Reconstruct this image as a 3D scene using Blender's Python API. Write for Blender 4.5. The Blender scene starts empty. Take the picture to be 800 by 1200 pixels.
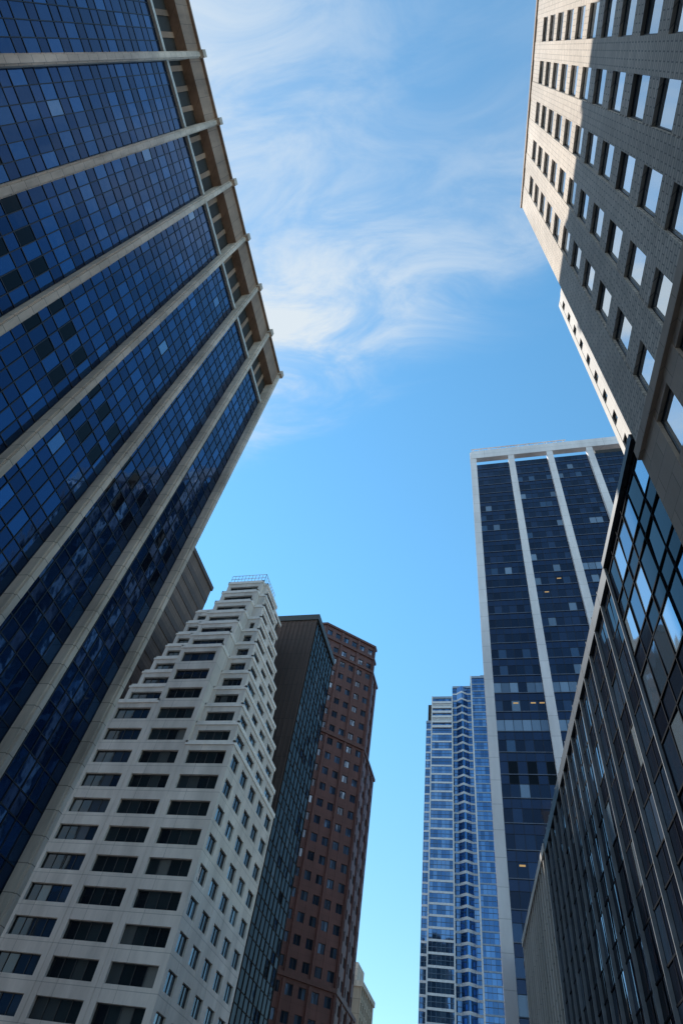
import bpy, math, random
from mathutils import Matrix, Vector
random.seed(7)
R = random.random

# ------------------------------------------------------------------ materials
def newmat(name):
    m = bpy.data.materials.new(name); m.use_nodes = True
    nt = m.node_tree
    for n in list(nt.nodes): nt.nodes.remove(n)
    out = nt.nodes.new('ShaderNodeOutputMaterial')
    p = nt.nodes.new('ShaderNodeBsdfPrincipled')
    nt.links.new(p.outputs[0], out.inputs[0])
    return m, nt, p

def wallcoord(nt):
    g = nt.nodes.new('ShaderNodeNewGeometry')
    sp = nt.nodes.new('ShaderNodeSeparateXYZ'); nt.links.new(g.outputs['Position'], sp.inputs[0])
    ad = nt.nodes.new('ShaderNodeMath'); ad.operation = 'ADD'
    nt.links.new(sp.outputs[0], ad.inputs[0]); nt.links.new(sp.outputs[1], ad.inputs[1])
    cb = nt.nodes.new('ShaderNodeCombineXYZ')
    nt.links.new(ad.outputs[0], cb.inputs[0]); nt.links.new(sp.outputs[2], cb.inputs[1])
    return g, cb

def wall_mat(name, col, bw=1.2, bh=0.8, mortar=0.6, off=0.0, rough=0.8, msize=0.02, stain=0.35, var=0.08, bump=0.3, ns=0.25):
    m, nt, p = newmat(name)
    g, cb = wallcoord(nt)
    bt = nt.nodes.new('ShaderNodeTexBrick')
    nt.links.new(cb.outputs[0], bt.inputs['Vector'])
    bt.offset = off
    bt.inputs['Scale'].default_value = 1
    bt.inputs['Brick Width'].default_value = bw
    bt.inputs['Row Height'].default_value = bh
    bt.inputs['Mortar Size'].default_value = msize
    bt.inputs['Mortar Smooth'].default_value = 0.2
    c = list(col)
    bt.inputs['Color1'].default_value = [min(1, x*(1+var)) for x in c]+[1]
    bt.inputs['Color2'].default_value = [x*(1-var) for x in c]+[1]
    bt.inputs['Mortar'].default_value = [x*mortar for x in c]+[1]
    mp = nt.nodes.new('ShaderNodeMapping'); mp.inputs['Scale'].default_value = (1, 1, 0.22)
    nt.links.new(g.outputs['Position'], mp.inputs[0])
    nz = nt.nodes.new('ShaderNodeTexNoise'); nz.inputs['Scale'].default_value = ns
    nz.inputs['Detail'].default_value = 8; nz.inputs['Roughness'].default_value = 0.65
    nt.links.new(mp.outputs[0], nz.inputs['Vector'])
    mr = nt.nodes.new('ShaderNodeMapRange')
    mr.inputs[1].default_value = 0.3; mr.inputs[2].default_value = 0.7
    mr.inputs[3].default_value = 1-stain; mr.inputs[4].default_value = 1.0+stain*0.3
    nt.links.new(nz.outputs[0], mr.inputs[0])
    mx = nt.nodes.new('ShaderNodeMixRGB'); mx.blend_type = 'MULTIPLY'; mx.inputs[0].default_value = 1
    nt.links.new(bt.outputs['Color'], mx.inputs[1]); nt.links.new(mr.outputs[0], mx.inputs[2])
    nt.links.new(mx.outputs[0], p.inputs['Base Color'])
    p.inputs['Roughness'].default_value = rough
    n2 = nt.nodes.new('ShaderNodeTexNoise'); n2.inputs['Scale'].default_value = 6; n2.inputs['Detail'].default_value = 4
    nt.links.new(g.outputs['Position'], n2.inputs['Vector'])
    bp = nt.nodes.new('ShaderNodeBump'); bp.inputs['Strength'].default_value = bump; bp.inputs['Distance'].default_value = 0.03
    nt.links.new(n2.outputs[0], bp.inputs['Height']); nt.links.new(bp.outputs[0], p.inputs['Normal'])
    return m

def glass_mat(name, ramp, metallic=0.6, rough=0.04, wav=0.006, ior=1.6, wscale=0.8, spec=.5):
    """ramp: list of (pos,color) picked per pane"""
    m, nt, p = newmat(name)
    g = nt.nodes.new('ShaderNodeNewGeometry')
    cr = nt.nodes.new('ShaderNodeValToRGB'); cr.color_ramp.interpolation = 'LINEAR'
    els = cr.color_ramp.elements
    while len(els) < len(ramp): els.new(0.5)
    for e, (pos, c) in zip(els, ramp):
        e.position = pos; e.color = (*c, 1)
    nt.links.new(g.outputs['Random Per Island'], cr.inputs[0])
    nt.links.new(cr.outputs[0], p.inputs['Base Color'])
    p.inputs['Metallic'].default_value = metallic
    p.inputs['Roughness'].default_value = rough
    p.inputs['IOR'].default_value = ior
    p.inputs['Specular IOR Level'].default_value = spec
    nz = nt.nodes.new('ShaderNodeTexNoise'); nz.inputs['Scale'].default_value = wscale; nz.inputs['Detail'].default_value = 1.5
    nt.links.new(g.outputs['Position'], nz.inputs['Vector'])
    bp = nt.nodes.new('ShaderNodeBump'); bp.inputs['Strength'].default_value = 1; bp.inputs['Distance'].default_value = wav
    nt.links.new(nz.outputs[0], bp.inputs['Height']); nt.links.new(bp.outputs[0], p.inputs['Normal'])
    return m

def plain_mat(name, col, rough=0.6, metallic=0.0, var=0.15, ns=1.5, spec=.5):
    m, nt, p = newmat(name)
    g = nt.nodes.new('ShaderNodeNewGeometry')
    nz = nt.nodes.new('ShaderNodeTexNoise'); nz.inputs['Scale'].default_value = ns; nz.inputs['Detail'].default_value = 5
    nt.links.new(g.outputs['Position'], nz.inputs['Vector'])
    mr = nt.nodes.new('ShaderNodeMapRange'); mr.inputs[1].default_value = .3; mr.inputs[2].default_value = .7
    mr.inputs[3].default_value = 1-var; mr.inputs[4].default_value = 1+var
    nt.links.new(nz.outputs[0], mr.inputs[0])
    mx = nt.nodes.new('ShaderNodeMixRGB'); mx.blend_type = 'MULTIPLY'; mx.inputs[0].default_value = 1
    mx.inputs[1].default_value = (*col, 1); nt.links.new(mr.outputs[0], mx.inputs[2])
    nt.links.new(mx.outputs[0], p.inputs['Base Color'])
    p.inputs['Roughness'].default_value = rough; p.inputs['Metallic'].default_value = metallic
    p.inputs['Specular IOR Level'].default_value = spec
    return m

# ------------------------------------------------------------------ geometry
class Part:
    def __init__(s, mat): s.V = []; s.F = []; s.mat = mat

class Bld:
    def __init__(s, name): s.name = name; s.parts = {}
    def P(s, n, mat=None):
        if n not in s.parts: s.parts[n] = Part(mat)
        return s.parts[n]
    def build(s):
        e = bpy.data.objects.new(s.name, None)
        bpy.context.collection.objects.link(e)
        for n, p in s.parts.items():
            if not p.F: continue
            me = bpy.data.meshes.new(s.name+'_'+n)
            me.from_pydata(p.V, [], p.F); me.update()
            me.materials.append(p.mat)
            o = bpy.data.objects.new(n, me); bpy.context.collection.objects.link(o)
            o.parent = e
        return e

class Fr:
    """facade frame: walk a->b, outside is on the right-hand side"""
    def __init__(s, a, b):
        dx, dy = b[0]-a[0], b[1]-a[1]; s.L = math.hypot(dx, dy)
        s.o = a; s.u = (dx/s.L, dy/s.L); s.n = (s.u[1], -s.u[0])
    def p(s, t, z, d): return (s.o[0]+s.u[0]*t+s.n[0]*d, s.o[1]+s.u[1]*t+s.n[1]*d, z)

def box(pt, f, s0, s1, z0, z1, d0, d1):
    i = len(pt.V)
    for d in (d0, d1):
        pt.V += [f.p(s0, z0, d), f.p(s1, z0, d), f.p(s1, z1, d), f.p(s0, z1, d)]
    pt.F += [(i, i+3, i+2, i+1), (i+4, i+5, i+6, i+7), (i, i+1, i+5, i+4), (i+1, i+2, i+6, i+5), (i+2, i+3, i+7, i+6), (i+3, i, i+4, i+7)]

def pane(pt, f, s0, s1, z0, z1, d, tilt=0.003):
    i = len(pt.V); a = random.gauss(0, tilt); b = random.gauss(0, tilt)
    hs, hz = (s1-s0)/2, (z1-z0)/2
    for (ss, zz, sg, zg) in ((s0, z0, -1, -1), (s1, z0, 1, -1), (s1, z1, 1, 1), (s0, z1, -1, 1)):
        pt.V.append(f.p(ss, zz, d+a*sg*hs+b*zg*hz))
    pt.F.append((i, i+1, i+2, i+3))

def bar(pt, p0, p1, w):
    p0 = Vector(p0); p1 = Vector(p1); d = (p1-p0).normalized()
    a = d.cross(Vector((0, 0, 1)))
    if a.length < .1: a = Vector((1, 0, 0))
    a.normalize(); b = d.cross(a); i = len(pt.V)
    for q in (p0, p1):
        for (x, y) in ((-1, -1), (1, -1), (1, 1), (-1, 1)):
            pt.V.append(tuple(q+a*x*w/2+b*y*w/2))
    pt.F += [(i, i+1, i+2, i+3), (i+7, i+6, i+5, i+4)]
    for k in range(4):
        pt.F.append((i+k, i+4+k, i+4+(k+1) % 4, i+(k+1) % 4))

def prism(pt, pts, z0, z1):
    i = len(pt.V); n = len(pts)
    pt.V += [(x, y, z0) for x, y in pts]+[(x, y, z1) for x, y in pts]
    pt.F.append(tuple(range(i+n-1, i-1, -1))); pt.F.append(tuple(range(i+n, i+2*n)))
    for k in range(n):
        j = (k+1) % n; pt.F.append((i+k, i+j, i+n+j, i+n+k))

def inset(pts, d):
    n = len(pts); out = []
    for k in range(n):
        f1 = Fr(pts[k-1], pts[k]); f2 = Fr(pts[k], pts[(k+1) % n])
        a = f1.p(0, 0, -d); b = f2.p(0, 0, -d)
        u1, u2 = f1.u, f2.u; det = u1[0]*u2[1]-u1[1]*u2[0]
        if abs(det) < 1e-6: out.append((b[0], b[1])); continue
        t = ((b[0]-a[0])*u2[1]-(b[1]-a[1])*u2[0])/det
        out.append((a[0]+u1[0]*t, a[1]+u1[1]*t))
    return out

def rect(x0, x1, y0, y1): return [(x0, y0), (x1, y0), (x1, y1), (x0, y1)]

def punched(b, f, zb, nfl, fh, wins, wz, wall='walls', glass='window_glass', frame='window_frames', npane=2, deep=.32, ztop=None, pier_out=0.0, span_in=.03, tilt=.004, rail=None, fw=.06):
    """wall of piers and spandrels with recessed windows"""
    W, G, M = b.P(wall), b.P(glass), b.P(frame)
    L = f.L; zt = ztop if ztop else zb+nfl*fh
    e = .02
    prev = zb
    for k in range(nfl):
        z0 = zb+k*fh+wz[0]; z1 = zb+k*fh+wz[1]
        box(W, f, e*2, L-e*2, prev, z0, -.5, -span_in); prev = z1
    box(W, f, e*2, L-e*2, prev, zt-.01, -.5, -span_in)
    edges = [e]+[x for w in wins for x in w]+[L-e]
    for k in range(0, len(edges), 2):
        if edges[k+1]-edges[k] > .02: box(W, f, edges[k], edges[k+1], zb, zt, -.5, pier_out)
    for k in range(nfl):
        z0 = zb+k*fh+wz[0]; z1 = zb+k*fh+wz[1]
        for (a, c) in wins:
            w = (c-a)/npane
            for q in range(npane):
                pane(G, f, a+q*w, a+(q+1)*w, z0, z1, -deep, tilt)
                if q: box(M, f, a+q*w-.035, a+q*w+.035, z0, z1, -deep-.02, -deep+.08)
            box(M, f, a, a+fw, z0, z1, -deep-.02, -deep+.05); box(M, f, c-fw, c, z0, z1, -deep-.02, -deep+.05)
            box(M, f, a, c, z1-.07, z1, -deep-.02, -deep+.04); box(M, f, a, c, z0, z0+.07, -deep-.02, -deep+.04)
            if rail: box(M, f, a, c, z0+(z1-z0)*rail-.03, z0+(z1-z0)*rail+.03, -deep-.02, -deep+.04)

def curtain(b, f, s0, s1, zb, zt, rows, npane, glass='window_glass', span='spandrel_glass', mull='mullions', d=-.1, mw=.06, mo=.07, hw=.08, ho=.05, tilt=.003, pick=None):
    G, S, M = b.P(glass), b.P(span), b.P(mull)
    w = (s1-s0)/npane; z = zb; k = 0
    while z < zt-.3:
        h = rows[k % len(rows)]; z1 = min(z+h, zt)
        for q in range(npane):
            t = (G if k % len(rows) else S)
            if pick:
                r = pick(k, q, z)
                if r: t = b.P(r)
            pane(t, f, s0+q*w+.01, s0+(q+1)*w-.01, z+.01, z1-.01, d, tilt)
        box(M, f, s0, s1, z-hw/2, z+hw/2, d-.05, d+ho)
        z = z1; k += 1
    for q in range(npane+1):
        box(M, f, s0+q*w-mw/2, s0+q*w+mw/2, zb, zt, d-.05, d+mo)

# =========================================================== LEFT: blue glass tower with stone fins
m_stone = wall_mat('travertine_fin', (.64, .53, .44), bw=50, bh=1.95, mortar=.4, msize=.035, stain=.45, ns=.6)
m_fascia = wall_mat('brown_stone_fascia', (.36, .24, .17), bw=1.9, bh=5, mortar=.5, msize=.03, stain=.55)
m_dark = plain_mat('dark_recess', (.03, .028, .026), .8)
m_coping = plain_mat('pale_coping', (.5, .5, .48), .6)
m_mull_dark = plain_mat('dark_mullion', (.010, .014, .024), .5, .2)
gL = glass_mat('blue_glass', [(0, (.011, .042, .11)), (.3, (.018, .06, .15)), (.7, (.028, .09, .21)), (.988, (.042, .125, .28)), (1, (.3, .4, .5))], metallic=.8, wav=.012)
gL2 = glass_mat('blue_spandrel_glass', [(0, (.009, .034, .095)), (.6, (.014, .048, .13)), (1, (.022, .07, .18))], metallic=.75, rough=.06, wav=.009)
m_black = glass_mat('black_glass_panel', [(0, (.002, .003, .006)), (1, (.004, .006, .012))], metallic=0, wav=.006, ior=1.4, spec=.2)
L = Bld('blue_glass_office_tower')
bay = 7.88; nb = 12
c = (-35.2, 41.03); u = (-.0402, .9992)
o = (c[0]-u[0]*bay*nb, c[1]-u[1]*bay*nb)
f = Fr(o, c)
L.P('stone_fins', m_stone); L.P('roof_fascia', m_fascia); L.P('window_glass', gL); L.P('spandrel_glass', gL2)
L.P('mullions', m_mull_dark); L.P('black_panels', m_black); L.P('penthouse_recess', m_dark); L.P('coping', m_coping)
box(L.P('penthouse_recess'), f, .3, f.L-.3, 0, 97.2, -40, -.6)
rowsL = [1.6, 2.3]
def pickL(k, q, z):
    fl = k//2
    if fl in (11, 12) and k % 2 == 1 and q % 2 == 0: return 'black_panels'
for k in range(nb):
    curtain(L, f, k*bay+.4, (k+1)*bay-.4, 0, 90.0, rowsL, 6, pick=pickL, mw=.08, hw=.09, tilt=.006)
    box(L.P('coping'), f, k*bay+.4, (k+1)*bay-.4, 90.05, 90.7, -.55, .25)
    for q in range(3):
        box(L.P('roof_fascia'), f, k*bay+.9+q*2.2, k*bay+1.5+q*2.2, 90.7, 96.9, -.58, -.45)
for k in range(nb+1):
    s = k*bay
    box(L.P('stone_fins'), f, s-.4, s+.4, 0, 101.9, -.5, .85)
    box(L.P('stone_fins'), f, s-.26, s+.26, 0, 102.1, .8, 1.08)
    box(L.P('stone_fins'), f, s-.45, s+.45, 101, 102.3, .5, 1.5)
box(L.P('roof_fascia'), f, -.3, f.L+.3, 97, 101.6, -3.5, .75)
box(L.P('roof_fascia'), f, -.45, f.L+.45, 101.6, 102, -3.5, 1.05)
fe = Fr(c, f.p(f.L, 0, -40)[:2])
curtain(L, fe, .6, fe.L-.6, 0, 96, [3.9, 3.9], 10, d=.0)
L.build()

# =========================================================== brown louvred building behind
m_nb = wall_mat('brown_banded_cladding', (.18, .125, .10), bw=3.2, bh=.85, mortar=.45, msize=.05, stain=.3)
N = Bld('brown_banded_office_building'); N.P('walls', m_nb); N.P('bands', plain_mat('brown_band', (.09, .062, .052), .7))
prism(N.P('walls'), rect(-100, -70, 75, 98), 0, 107)
fn = Fr((-70, 75), (-70, 98)); fn2 = Fr((-100, 75), (-70, 75))
for ff in (fn, fn2):
    z = 2
    while z < 104: box(N.P('bands'), ff, .1, ff.L-.1, z, z+1.5, -.1, .12); z += 3.7
prism(N.P('bands'), rect(-100.3, -69.7, 74.7, 98.3), 106.6, 107.8)
N.build()

# =========================================================== white stepped apartment tower
m_wh = wall_mat('cream_precast', (.81, .715, .63), bw=7.0, bh=3.4, mortar=.62, msize=.035, stain=.32, var=.04, bump=.15, ns=.35)
m_slab = plain_mat('pale_terrace_edge', (.87, .79, .71), .7, 0, .1)
gW = glass_mat('dark_window_glass', [(0, (.010, .014, .018)), (.55, (.02, .03, .034)), (.8, (.04, .055, .06)), (.92, (.10, .11, .105)), (1, (.25, .25, .23))], metallic=.2, wav=.004)
gWe = glass_mat('side_window_glass', [(0, (.02, .03, .04)), (.5, (.04, .06, .08)), (.8, (.10, .15, .19)), (1, (.3, .38, .42))], metallic=.5, wav=.004)
m_bronze = plain_mat('bronze_window_frame', (.05, .05, .05), .5)
Wt = Bld('white_stepped_apartment_tower')
Wt.P('walls', m_wh); Wt.P('window_glass', gW); Wt.P('side_glass', gWe); Wt.P('window_frames', m_bronze); Wt.P('parapets', m_slab)
Wt.P('core', m_dark); Wt.P('roof_railing', plain_mat('rail_metal', (.35, .36, .37), .4, .6))
fh = 3.4
tA = [(0, 15, 67.5, -56)]+[(q, q+1, 67.5+.85*(q-14), -56+.35*(q-14)) for q in range(15, 22)]
tB = [(0, 18, 67.5)]+[(q, q+1, 67.5+.95*(q-17)) for q in range(18, 24)]
tC = [(0, 13, 67.5, -35, 87)]+[(q, q+1, 67.5+.6*(q-12), -35-.58*(q-12), 87-.6*(q-12)) for q in range(13, 24)]
def mass(x0, x1, y0, y1, f0, f1, faces, wf):
    pts = rect(x0, x1, y0, y1); z0 = f0*fh; z1 = f1*fh
    prism(Wt.P('core'), inset(pts, .45), z0, z1-.1)
    if 'S' in faces:
        fr = Fr((x0, y0), (x1, y0)); punched(Wt, fr, z0, f1-f0, fh, [w for w in wf if w[1] < fr.L-.3], (.42, 2.3), npane=4, deep=.42)
    if 'E' in faces:
        fr = Fr((x1, y0), (x1, y1)); n = max(1, int(fr.L//3.9)); p = fr.L/n
        punched(Wt, fr, z0, f1-f0, fh, [(i*p+.75, (i+1)*p-.75) for i in range(n)], (.5, 2.35), npane=2, deep=.3, glass='side_glass')
    if 'W' in faces:
        fr = Fr((x0, y1), (x0, y0)); punched(Wt, fr, z0, f1-f0, fh, [(1.5, 4.5), (7, 10)], (.5, 2.35), npane=2)
    # terrace slab + parapet
    prism(Wt.P('parapets'), inset(pts, -.1), z1-.3, z1+.02)
    for fr in (Fr((x0, y0), (x1, y0)), Fr((x1, y0), (x1, y1)), Fr((x0, y1), (x0, y0))):
        box(Wt.P('parapets'), fr, -.1, fr.L+.1, z1+.02, z1+.3, -.2, .1)
for (a, b_, y, x0) in tA: mass(x0, -49, y, 86, a, b_, 'SW', [(.7, -49-x0-.7)])
for (a, b_, y) in tB: mass(-49, -42, y, 85.5, a, b_, 'S', [(.7, 6.3)])
for i, (a, b_, y, x1, y1) in enumerate(tC):
    w = x1+42
    mass(-42, x1, y, y1, a, b_, 'SE', [(.7, w-.8)] if w > 2.2 else [])
for (a, b_, y) in tB:
    fr = Fr((-49, 80), (-49, y)); box(Wt.P('walls'), fr, 0, fr.L-.05, a*fh, b_*fh, -.4, .01)
    fr = Fr((-42, y), (-42, 80)); box(Wt.P('walls'), fr, .05, fr.L, a*fh, b_*fh, -.4, .01)
prism(Wt.P('parapets'), rect(-48, -43.5, 75.5, 79), 24*fh, 24*fh+1.6)
RL = Wt.P('roof_railing')
for i in range(11):
    x = -49+i*.7; bar(RL, (x, 73.6, 24*fh), (x, 73.6, 24*fh+2.4), .07)
for zz in (1.5, 2.4): bar(RL, (-49, 73.6, 24*fh+zz), (-42, 73.6, 24*fh+zz), .07)
for i in range(8):
    bar(RL, (-42, 73.6+i*.8, 24*fh), (-42, 73.6+i*.8, 24*fh+2.4), .07)
bar(RL, (-42, 73.6, 24*fh+2.4), (-42, 79.2, 24*fh+2.4), .07)
Wt.build()

# =========================================================== dark brick + glass building
m_db = wall_mat('dark_brown_brick', (.105, .07, .06), bw=.9, bh=3.7, mortar=.5, msize=.05, stain=.3)
gD = glass_mat('black_glass', [(0, (.006, .008, .010)), (.6, (.014, .017, .02)), (.9, (.024, .028, .034)), (1, (.07, .08, .09))], metallic=.05, wav=.012, ior=1.3, spec=.1)
D = Bld('dark_brick_office_building'); D.P('walls', m_db); D.P('window_glass', gD); D.P('spandrel_glass', gD)
D.P('mullions', plain_mat('bronze_mullion', (.035, .026, .022), .8, spec=.2)); D.P('coping', plain_mat('green_grey_coping', (.05, .055, .055), .5))
prism(D.P('walls'), rect(-64, -36.15, 89.5, 104), 0, 86.5)
fd = Fr((-64, 89.5), (-36.15, 89.5))
for i in range(31): box(D.P('walls'), fd, i*.92, i*.92+.3, 0, 86.4, -.1, .14)
fs = Fr((-36, 89.6), (-36, 104))
curtain(D, fs, .1, fs.L-.1, 0, 86.4, [1.5, 2.2], 8, d=.0, mw=.08, mo=.1, hw=.1, ho=.06, tilt=.012)
prism(D.P('coping'), rect(-64.3, -35.7, 89.2, 104.3), 86.5, 87.9)
D.build()

# =========================================================== red granite skyscraper
m_rg = wall_mat('red_granite', (.145, .062, .052), bw=1.6, bh=1.9, mortar=.6, msize=.03, stain=.25, rough=.45, ns=.12)
gB = glass_mat('grey_blue_glass', [(0, (.03, .045, .07)), (.6, (.06, .10, .16)), (1, (.2, .3, .42))], metallic=.6, wav=.01)
B = Bld('red_granite_skyscraper'); B.P('walls', m_rg); B.P('window_glass', gB); B.P('window_frames', m_bronze); B.P('core', m_dark)
B.P('cornice', plain_mat('granite_cornice', (.12, .052, .042), .5))
def bt(yf, z0, z1, grow=0.0, cor=True):
    g_ = grow
    pts = [(-51, 126-g_), (-47.4+g_*.4, 126-g_), (-35.3+g_*.4, 137-g_), (-35.3+g_*.4, yf), (-51, yf)]
    prism(B.P('core'), inset(pts, .45), z0, z1-.05)
    for i in (1, 2):
        fr = Fr(pts[i], pts[i+1])
        if fr.L < 1.2: continue
        n = max(1, round(fr.L/2.7)); p = fr.L/n; nf = max(1, int(round((z1-z0)/3.8)))
        punched(B, fr, z0, nf, (z1-z0)/nf, [(k*p+.6, (k+1)*p-.6) for k in range(n)], (1.1, 2.85), npane=2, deep=.25)
        for k in range(0, n+1, 2): box(B.P('walls'), fr, max(.05, k*p-.28), min(fr.L-.05, k*p+.28), z0, z1-.6, -.3, .28)
    prism(B.P('walls'), [pts[0], (pts[1][0]-.05, pts[1][1]), (pts[1][0]-.05, pts[1][1]+3), (pts[0][0], pts[0][1]+3)], z0, z1)
    if cor: prism(B.P('cornice'), inset(pts, -.33), z1-.4, z1+.3)
    return pts
bt(154, 0, 36, .9); bt(151, 36, 86, .6); bt(143.5, 86, 110, .4); bt(139, 110, 115)
pt = bt(138.4, 115, 119.5)
B.build()

# =========================================================== distant building
Fb = Bld('distant_beige_building'); Fb.P('walls', wall_mat('beige_masonry', (.42, .33, .25), bw=3, bh=3.5, mortar=.6, msize=.1))
Fb.P('window_glass', gW); Fb.P('window_frames', m_bronze); Fb.P('core', m_dark); Fb.P('cornice', m_stone)
pts = rect(-66, -48.6, 220, 240); prism(Fb.P('core'), inset(pts, .45), 0, 59)
punched(Fb, Fr(pts[0], pts[1]), 0, 17, 3.5, [(k*3+.9, k*3+2.2) for k in range(6)][:5], (1, 2.9), npane=1)
punched(Fb, Fr(pts[1], pts[2]), 0, 17, 3.5, [(k*3+.9, k*3+2.2) for k in range(6)], (1, 2.9), npane=1)
prism(Fb.P('cornice'), inset(pts, -.4), 59, 60.4)
prism(Fb.P('cornice'), rect(-60, -51, 223, 233), 60.4, 66)
Fb.build()

# =========================================================== blue glass skyscraper with pale bands
gP = glass_mat('sky_blue_glass', [(0, (.05, .13, .27)), (.5, (.08, .19, .38)), (1, (.15, .3, .52))], metallic=.85, wav=.02, wscale=.2)
m_band = plain_mat('silver_band', (.26, .32, .40), .4, .2)
m_bandw = plain_mat('white_band', (.62, .63, .66), .5)
Pb = Bld('banded_glass_skyscraper'); Pb.P('window_glass', gP); Pb.P('spandrel_bands', m_band); Pb.P('bay_bands', m_bandw); Pb.P('core', m_dark)
Pb.P('mullions', plain_mat('steel_mullion', (.10, .15, .22), .4, .4)); Pb.P('crown', m_band)
prof = [(-35.8, 264), (-35.8, 252.5), (-33, 252.5), (-33, 250), (-23.5, 250), (-23.5, 252.6), (-14.5, 252.6), (-14.5, 250), (14, 250)]
prism(Pb.P('core'), inset(rect(-35.8, 14, 254, 290), .4), 0, 183)
fhp = 3.9
tops = [44, 44, 47, 47, 47, 49, 49, 50]
for k in range(len(prof)-1):
    fr = Fr(prof[k], prof[k+1]); n = max(1, round(fr.L/1.6)); w = fr.L/n
    top = tops[k]
    pale = k in (0, 1, 3, 5)
    for i in range(top):
        z = i*fhp
        hb = .75 if pale else .5
        box(Pb.P('bay_bands' if pale else 'spandrel_bands'), fr, 0.01, fr.L-.01, z, z+hb, -.6, .08)
        for q in range(n):
            pane(Pb.P('window_glass'), fr, q*w, (q+1)*w, z+hb, z+fhp, -.1, .006)
        box(Pb.P('mullions'), fr, .01, fr.L-.01, z+2.2, z+2.35, -.3, .02)
    for q in range(n+1):
        box(Pb.P('mullions'), fr, q*w-.05, q*w+.05, 0, top*fhp, -.3, .04)
    box(Pb.P('crown'), fr, .01, fr.L-.01, top*fhp, top*fhp+1.2, -.8, .2)
# angular bay windows climbing the recessed strip
for i in range(49):
    z = i*fhp; V = Pb.P('bay_bands'); pts = [(-21.8, 252.7), (-19, 250.6), (-16.2, 252.7)]
    prism(V, pts, z, z+1.0)
    g1 = Fr(pts[0], pts[1]); g2 = Fr(pts[1], pts[2])
    for g_ in (g1, g2): pane(Pb.P('window_glass'), g_, 0, g_.L, z+1, z+fhp, -.1, .02)
for s_ in (0, 9.5): box(Pb.P('bay_bands'), Fr(prof[3], prof[4]), s_-.25, s_+.25, 0, 47*fhp+1.3, -.4, .3)
box(Pb.P('bay_bands'), Fr(prof[7], prof[8]), 0, .6, 0, 50*fhp+1.3, -.4, .3)
for i in range(6): box(Pb.P('bay_bands'), Fr(prof[3], prof[4]), .3, 9.2, 47*fhp-3-i*2.6, 47*fhp-1.9-i*2.6, -.3, .6)
prism(Pb.P('crown'), rect(-10, 12, 258, 285), 183, 203)
Pb.build()

# =========================================================== black glass tower with white piers
m_pier = wall_mat('white_concrete_pier', (.88, .83, .84), bw=30, bh=3.7, mortar=.7, msize=.05, stain=.22, var=.02)
gT = glass_mat('navy_glass', [(0, (.008, .014, .034)), (.6, (.015, .028, .06)), (.88, (.03, .05, .1)), (1, (.08, .13, .2))], metallic=.6, wav=.008)
gTs = glass_mat('navy_spandrel', [(0, (.010, .024, .065)), (1, (.016, .034, .085))], metallic=.5, rough=.12)
gTl = glass_mat('pale_blind_glass', [(0, (.12, .16, .22)), (1, (.28, .34, .42))], metallic=.4, rough=.15)
ml, ntl, pl = newmat('lit_office_window')
pl.inputs['Base Color'].default_value = (.5, .3, .1, 1); pl.inputs['Emission Color'].default_value = (1, .6, .22, 1); pl.inputs['Emission Strength'].default_value = .35
T = Bld('navy_glass_office_tower')
T.P('piers', m_pier); T.P('window_glass', gT); T.P('spandrel_glass', gTs); T.P('blinds_glass', gTl); T.P('lit_windows', ml)
T.P('mullions', plain_mat('navy_mullion', (.012, .016, .03), .5, .2)); T.P('floor_lines', plain_mat('blue_grey_line', (.12, .14, .19), .5, .2)); T.P('core', m_dark); T.P('louvres', m_black); T.P('roof_truss', m_pier)
prism(T.P('core'), rect(-1.6, 46.1, 90.4, 130), 0, 141)
def pickT(k, q, z):
    fl = int((z+.05)//3.7); v = k % 2
    if fl in (14,): return 'louvres' if (q % 2) else 'spandrel_glass'
    if v:
        if fl in (16, 18) and R() < .85: return 'blinds_glass'
        if fl in (25, 26, 30) and R() < .25: return 'blinds_glass'
        if R() < .05: return 'blinds_glass'
ft = Fr((-2, 90), (46.5, 90)); fw = Fr((-2, 130), (-2, 90))
for (fr, n) in ((ft, 5), (fw, 4)):
    bw = fr.L/n
    for i in range(n):
        curtain(T, fr, i*bw+.6, (i+1)*bw-.6, 0, 140.6, [1.5, 2.2], 6, pick=pickT, d=-.25, mw=.07, mo=.07, hw=.06, ho=.04, tilt=.003)
        for k in range(38): box(T.P('floor_lines'), fr, i*bw+.6, (i+1)*bw-.6, k*3.7+1.46, k*3.7+1.6, -.26, -.12)
    for i in range(n+1):
        box(T.P('piers'), fr, i*bw-.75+(.05 if fr is fw else 0), i*bw+.75-(.05 if fr is fw else 0), 0, 142.4, -.45, .85 if fr is ft else .8)
    box(T.P('piers'), fr, -.6, fr.L+.6, 142.4, 146, -.45, .95 if fr is ft else .9)
    z = 146; step = bw/4
    for i in range(int(n*4*(.5 if fr is ft else 1))):
        bar(T.P('roof_truss'), fr.p(i*step, z, 0), fr.p(i*step, z+2.4, 0), .16)
        bar(T.P('roof_truss'), fr.p(i*step, z, 0), fr.p((i+1)*step, z+2.4, 0), .12)
    bar(T.P('roof_truss'), fr.p(-.5, z+2.4, 0), fr.p(fr.L*(.5 if fr is ft else 1), z+2.4, 0), .25)
# lit ceiling lights seen behind a few windows
bw = ft.L/5
for (i, q, fl) in ((0, 2, 17), (0, 4, 17), (0, 5, 17), (1, 3, 25), (1, 1, 24), (1, 4, 10), (0, 1, 10), (1, 2, 8), (2, 3, 22)):
    w6 = (bw-1.2)/6; s = i*bw+.6+q*w6
    box(T.P('lit_windows'), ft, s+.3, s+w6-.3, fl*3.7+3.1, fl*3.7+3.35, -.26, -.235)
prism(T.P('core'), rect(30, 38, 95, 104), 141, 151)
T.build()

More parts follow.
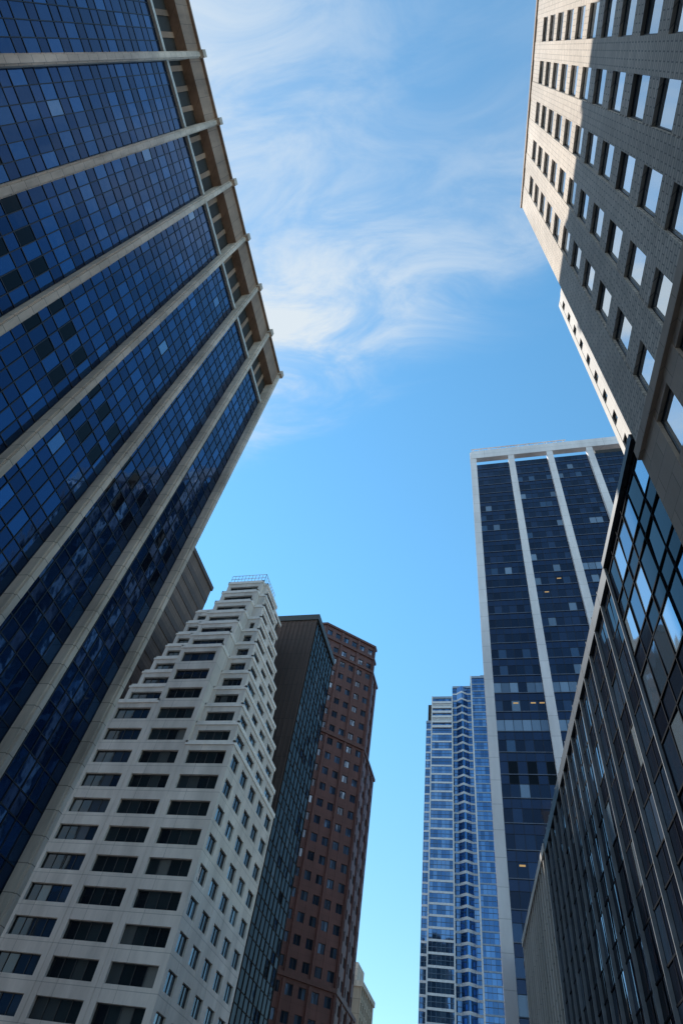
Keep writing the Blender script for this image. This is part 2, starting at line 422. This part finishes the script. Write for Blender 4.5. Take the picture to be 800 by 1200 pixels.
# =========================================================== RIGHT: grey brick high-rise
m_br = wall_mat('grey_brick', (.82, .705, .60), bw=.62, bh=.31, mortar=.45, off=.5, msize=.028, stain=.28, var=.12, bump=.4)
m_lime = wall_mat('beige_limestone', (.60, .46, .36), bw=1.8, bh=1.2, mortar=.6, off=.5, msize=.02, stain=.3)
gR = glass_mat('sky_reflecting_glass', [(0, (.35, .43, .5)), (.25, (.58, .66, .73)), (.7, (.7, .76, .82)), (1, (.85, .88, .92))], metallic=.8, wav=.004)
Rb = Bld('grey_brick_highrise')
Rb.P('walls', m_br); Rb.P('base_walls', m_lime); Rb.P('window_glass', gR); Rb.P('window_frames', plain_mat('black_frame', (.02, .022, .025), .4)); Rb.P('core', m_dark)
uR = (.1191, -.9929); cR = (7.5, 17.5); Ln = 78
eR = (cR[0]+uR[0]*Ln, cR[1]+uR[1]*Ln); fR = Fr(cR, eR)
wn = []; s = 3.35
while s < Ln-2: wn.append((s-.95, s+.95)); s += 3.42
zz = 27.82
punched(Rb, fR, zz, 11, 4.85, wn, (.85, 4.0), ztop=85.6, npane=1, deep=.24, fw=.05)
punched(Rb, fR, zz-4.85*5, 5, 4.85, wn, (.85, 4.0), wall='base_walls', npane=1, deep=.12, pier_out=.12, span_in=-.09)
box(Rb.P('base_walls'), fR, .02, Ln, zz-.3, zz+.5, -.4, .3)
box(Rb.P('base_walls'), fR, .02, Ln, 0, max(.3, zz-4.85*5), -.5, .12)
poly = [cR, eR, fR.p(Ln, 0, -30)[:2], fR.p(0, 0, -30)[:2]]
prism(Rb.P('core'), inset(poly, .48), 0, 84.5)
fN = Fr(poly[3], cR)
punched(Rb, fN, zz, 11, 4.85, [(3+i*4, 5+i*4) for i in range(6)], (.85, 3.95), ztop=85.6, npane=1)
box(Rb.P('walls'), fN, .02, fN.L-.02, 0, zz-.01, -.5, 0)
box(Rb.P('base_walls'), fR, -.12, Ln, 85.6, 86.3, -.6, .15)
Rb.build()

# white panel building sliver
WP = Bld('white_panel_building')
WP.P('walls', wall_mat('white_panel', (.80, .77, .74), bw=2, bh=2.2, mortar=.7, stain=.15)); WP.P('window_glass', gW); WP.P('window_frames', m_bronze); WP.P('core', m_dark)
pts = [(8.7, 22.6), (8.7+.1191*4.4, 22.6-.9929*4.4), (25, 18.2), (25, 22.6)]
prism(WP.P('core'), inset(pts, .45), 0, 61)
fr = Fr(pts[0], pts[1])
punched(WP, fr, 0, 20, 3.15, [(.5, 1.2), (1.8, 2.5), (3.1, 3.8)], (.9, 2.1), npane=1, ztop=63.6, deep=.15)
box(WP.P('walls'), Fr(pts[3], pts[0]), .02, 16, 0, 63.5, -.45, -.02)
WP.build()

# =========================================================== dark glass building with thin fins
gG = glass_mat('smoky_glass', [(0, (.005, .009, .018)), (.55, (.012, .022, .042)), (.85, (.022, .042, .075)), (.95, (.05, .08, .13)), (1, (.18, .26, .34))], metallic=.1, wav=.01, ior=1.3, spec=.2)
gGs = glass_mat('smoky_spandrel', [(0, (.005, .007, .014)), (1, (.012, .02, .036))], metallic=.06, rough=.1, ior=1.3, spec=.15)
gGb = glass_mat('pale_panel_glass', [(0, (.06, .1, .16)), (.6, (.14, .22, .32)), (1, (.5, .62, .72))], metallic=.7, wav=.006)
G = Bld('dark_glass_office_building')
G.P('window_glass', gG); G.P('spandrel_glass', gGs); G.P('pale_glass', gGb); G.P('mullions', plain_mat('dark_metal', (.010, .013, .02), .9, 0, spec=.1))
G.P('fins', plain_mat('grey_metal_fin', (.24, .26, .29), .7, 0, spec=.2)); G.P('core', m_dark); G.P('coping', plain_mat('dark_coping', (.04, .05, .065), .5))
def gx(y): return 9.68-.1118*y
a = (gx(62), 62); b_ = (gx(17.9), 17.9); fG = Fr(a, b_)
poly = [a, b_, fG.p(fG.L, 0, -25)[:2], fG.p(0, 0, -25)[:2]]
prism(G.P('core'), inset(poly, .3), 0, 30)
nf = 15; sp = (fG.L-9)/nf
def pickG(k, q, z):
    if k % 2 and R() < .05: return 'pale_glass'
curtain(G, fG, 0, fG.L-9, 0, 29.4, [1.4, 2.2], nf*2, d=-.1, mw=.04, mo=.03, hw=.08, ho=.03, pick=pickG, tilt=.01)
for i in range(nf+1): box(G.P('fins'), fG, i*sp-.04, i*sp+.04, 0, 30.6, -.15, .1)
def pickG2(k, q, z):
    if k % 2 and R() < .6: return 'pale_glass'
curtain(G, fG, fG.L-9+.1, fG.L-.1, 0, 30.2, [1.3, 2.4], 6, d=-.1, mw=.07, mo=.06, hw=.09, ho=.06, pick=pickG2, tilt=.015)
box(G.P('coping'), fG, 0, fG.L-9, 29.4, 30.4, -.5, .1)
box(G.P('coping'), fG, fG.L-9, fG.L-.02, 30.2, 30.7, -.5, .15)
G.build()

G2 = Bld('ribbed_low_office_building')
G2.P('ribs', wall_mat('cream_rib', (.62, .57, .53), bw=30, bh=3.6, mortar=.7, msize=.03)); G2.P('window_glass', gG); G2.P('spandrel_glass', gGs); G2.P('mullions', m_mull_dark); G2.P('core', m_dark)
a = (gx(86.5), 86.5); b_ = (gx(62.2), 62.2); f2 = Fr(a, b_)
poly = [a, b_, f2.p(f2.L, 0, -25)[:2], f2.p(0, 0, -25)[:2]]
poly[3] = (a[0]+25, 86.5)
prism(G2.P('core'), inset(poly, .3), 0, 29.6)
curtain(G2, f2, 0, f2.L, 0, 28.9, [1.4, 2.2], 15, d=-.1)
for i in range(16): box(G2.P('ribs'), f2, i*f2.L/15-.14, i*f2.L/15+.14, 0, 29.6, -.1, .1)
box(G2.P('ribs'), f2, -.25, f2.L+.1, 29.6, 30.3, -.5, .2)
G2.build()

# =========================================================== ground
def sheet(name, pts, z, mat):
    me = bpy.data.meshes.new(name); me.from_pydata([(x, y, z) for x, y in pts], [], [tuple(range(len(pts)))]); me.materials.append(mat)
    o_ = bpy.data.objects.new(name, me); bpy.context.collection.objects.link(o_); return o_
m_asph = plain_mat('asphalt', (.05, .05, .052), .9, 0, .25, 3)
m_conc = plain_mat('pavement_concrete', (.28, .27, .25), .85, 0, .15, 1)
sheet('ground', [(-3000, -3000), (3000, -3000), (3000, 3000), (-3000, 3000)], 0, plain_mat('ground_surface', (.2, .19, .18), .9, 0, .2, .3))
sheet('road', [(-28, -300), (3.5+36, -300), (3.5-.12*200, 200), (-28, 200)], .004, m_asph)
sd = Bld('sidewalk'); sd.P('paving', m_conc)
prism(sd.P('paving'), [(-34.2, -300), (-28.2, -300), (-28.2, 200), (-34.2, 200)], 0, .14)
prism(sd.P('paving'), [(4+36, -300), (8.6+36, -300), (8.6-.12*85, 85), (4-.12*85, 85)], 0, .14)
sd.P('kerb', plain_mat('granite_kerb', (.35, .34, .33), .8))
prism(sd.P('kerb'), [(-28.2, -300), (-28, -300), (-28, 200), (-28.2, 200)], 0, .15)
prism(sd.P('kerb'), [(3.8+36, -300), (4+36, -300), (4-.12*85, 85), (3.8-.12*85, 85)], 0, .15)
sd.build()
mk = Bld('lane_markings'); mk.P('dashes', plain_mat('white_paint', (.75, .75, .72), .7))
for x in (-21, -14, -7):
    for i in range(-20, 16):
        p_ = mk.P('dashes'); j = len(p_.V); y = i*9
        if x > 3.5-.12*y-2: continue
        p_.V += [(x, y, .008), (x+.13, y, .008), (x+.13, y+3, .008), (x, y+3, .008)]; p_.F.append((j, j+1, j+2, j+3))
mk.build()

# =========================================================== sun & sky
sv = Vector((-1, .48, 1.13)).normalized()
el = math.asin(sv.z); az = math.atan2(sv.x, sv.y)
sun = bpy.data.lights.new('sun', 'SUN'); sun.energy = 5; sun.angle = math.radians(.5); sun.color = (1, .94, .84)
so = bpy.data.objects.new('sun', sun); bpy.context.collection.objects.link(so)
so.rotation_euler = sv.to_track_quat('Z', 'Y').to_euler()
w = bpy.data.worlds.new('World'); bpy.context.scene.world = w; w.use_nodes = True
nt = w.node_tree
for n in list(nt.nodes): nt.nodes.remove(n)
N_ = nt.nodes.new; K = nt.links.new
wo = N_('ShaderNodeOutputWorld'); bg = N_('ShaderNodeBackground'); bg.inputs[1].default_value = .15; K(bg.outputs[0], wo.inputs[0])
sky = N_('ShaderNodeTexSky'); sky.sky_type = 'NISHITA'; sky.sun_disc = False
sky.sun_elevation = el; sky.sun_rotation = az % (2*math.pi); sky.air_density = 1.0; sky.dust_density = 0.0; sky.ozone_density = .8
tc = N_('ShaderNodeTexCoord'); sp_ = N_('ShaderNodeSeparateXYZ'); K(tc.outputs['Generated'], sp_.inputs[0])
def M(op, a, b=None, c_=None, clamp=False):
    n = N_('ShaderNodeMath'); n.operation = op; n.use_clamp = clamp
    for i, v in enumerate((a, b, c_)):
        if v is None: continue
        if isinstance(v, (int, float)): n.inputs[i].default_value = v
        else: K(v, n.inputs[i])
    return n.outputs[0]
def SS(v, a, b):
    n = N_('ShaderNodeMapRange'); n.interpolation_type = 'SMOOTHSTEP'; K(v, n.inputs[0])
    n.inputs[1].default_value = a; n.inputs[2].default_value = b; return n.outputs[0]
zc = M('MAXIMUM', sp_.outputs[2], .03)
px = M('DIVIDE', sp_.outputs[0], zc); py = M('DIVIDE', sp_.outputs[1], zc)
cb = N_('ShaderNodeCombineXYZ'); K(px, cb.inputs[0]); K(py, cb.inputs[1])
mp = N_('ShaderNodeMapping'); mp.inputs['Rotation'].default_value = (0, 0, math.radians(-55)); mp.inputs['Scale'].default_value = (2.0, 4.6, 1)
K(cb.outputs[0], mp.inputs[0])
nz = N_('ShaderNodeTexNoise'); nz.inputs['Scale'].default_value = 2.2; nz.inputs['Detail'].default_value = 13; nz.inputs['Roughness'].default_value = .62; nz.inputs['Distortion'].default_value = .7
K(mp.outputs[0], nz.inputs['Vector'])
e = M('SUBTRACT', M('SUBTRACT', .41, M('MULTIPLY', px, .33)), py)
e = M('ADD', e, M('MULTIPLY', M('SUBTRACT', nz.outputs[0], .5), .16))
edge = SS(e, -.05, .17)
left = SS(M('MULTIPLY', px, -1), -.06, .36)
ridge = M('SUBTRACT', 1.0, SS(M('ABSOLUTE', M('SUBTRACT', e, .17)), 0, .24))
dens = M('MULTIPLY', edge, M('ADD', .13, M('ADD', M('MULTIPLY', left, .62), M('MULTIPLY', ridge, .36))))
dens = M('MULTIPLY', dens, M('ADD', .3, M('MULTIPLY', SS(nz.outputs[0], .32, .70), .85)), clamp=True)
cr = N_('ShaderNodeMixRGB'); K(SS(sp_.outputs[2], .1, .75), cr.inputs[0]); cr.inputs[1].default_value = (1.08, 1.38, 1.42, 1); cr.inputs[2].default_value = (1.05, 1.82, 1.85, 1)
gr = N_('ShaderNodeMixRGB'); gr.blend_type = 'MULTIPLY'; gr.inputs[0].default_value = 1; K(sky.outputs[0], gr.inputs[1]); K(cr.outputs[0], gr.inputs[2])
mx = N_('ShaderNodeMixRGB'); K(dens, mx.inputs[0]); K(gr.outputs[0], mx.inputs[1]); mx.inputs[2].default_value = (4.9, 5.5, 6.0, 1)
K(mx.outputs[0], bg.inputs[0])

# =========================================================== camera
cam = bpy.data.cameras.new('camera'); co = bpy.data.objects.new('camera', cam); bpy.context.collection.objects.link(co)
cam.sensor_fit = 'VERTICAL'; cam.sensor_height = 36; cam.lens = 21.21; cam.clip_end = 8000
r = Vector((.9691, .2067, .1344)); fw_ = Vector((-.2315, .5744, .7854))
fw_.normalize(); r = (r-fw_*r.dot(fw_)).normalized(); up = r.cross(fw_)
mw = Matrix(((r.x, up.x, -fw_.x, 0), (r.y, up.y, -fw_.y, 0), (r.z, up.z, -fw_.z, 1.6), (0, 0, 0, 1)))
co.matrix_world = mw
bpy.context.scene.camera = co
sc = bpy.context.scene
sc.view_settings.view_transform = 'Standard'; sc.view_settings.look = 'None'; sc.view_settings.exposure = 0
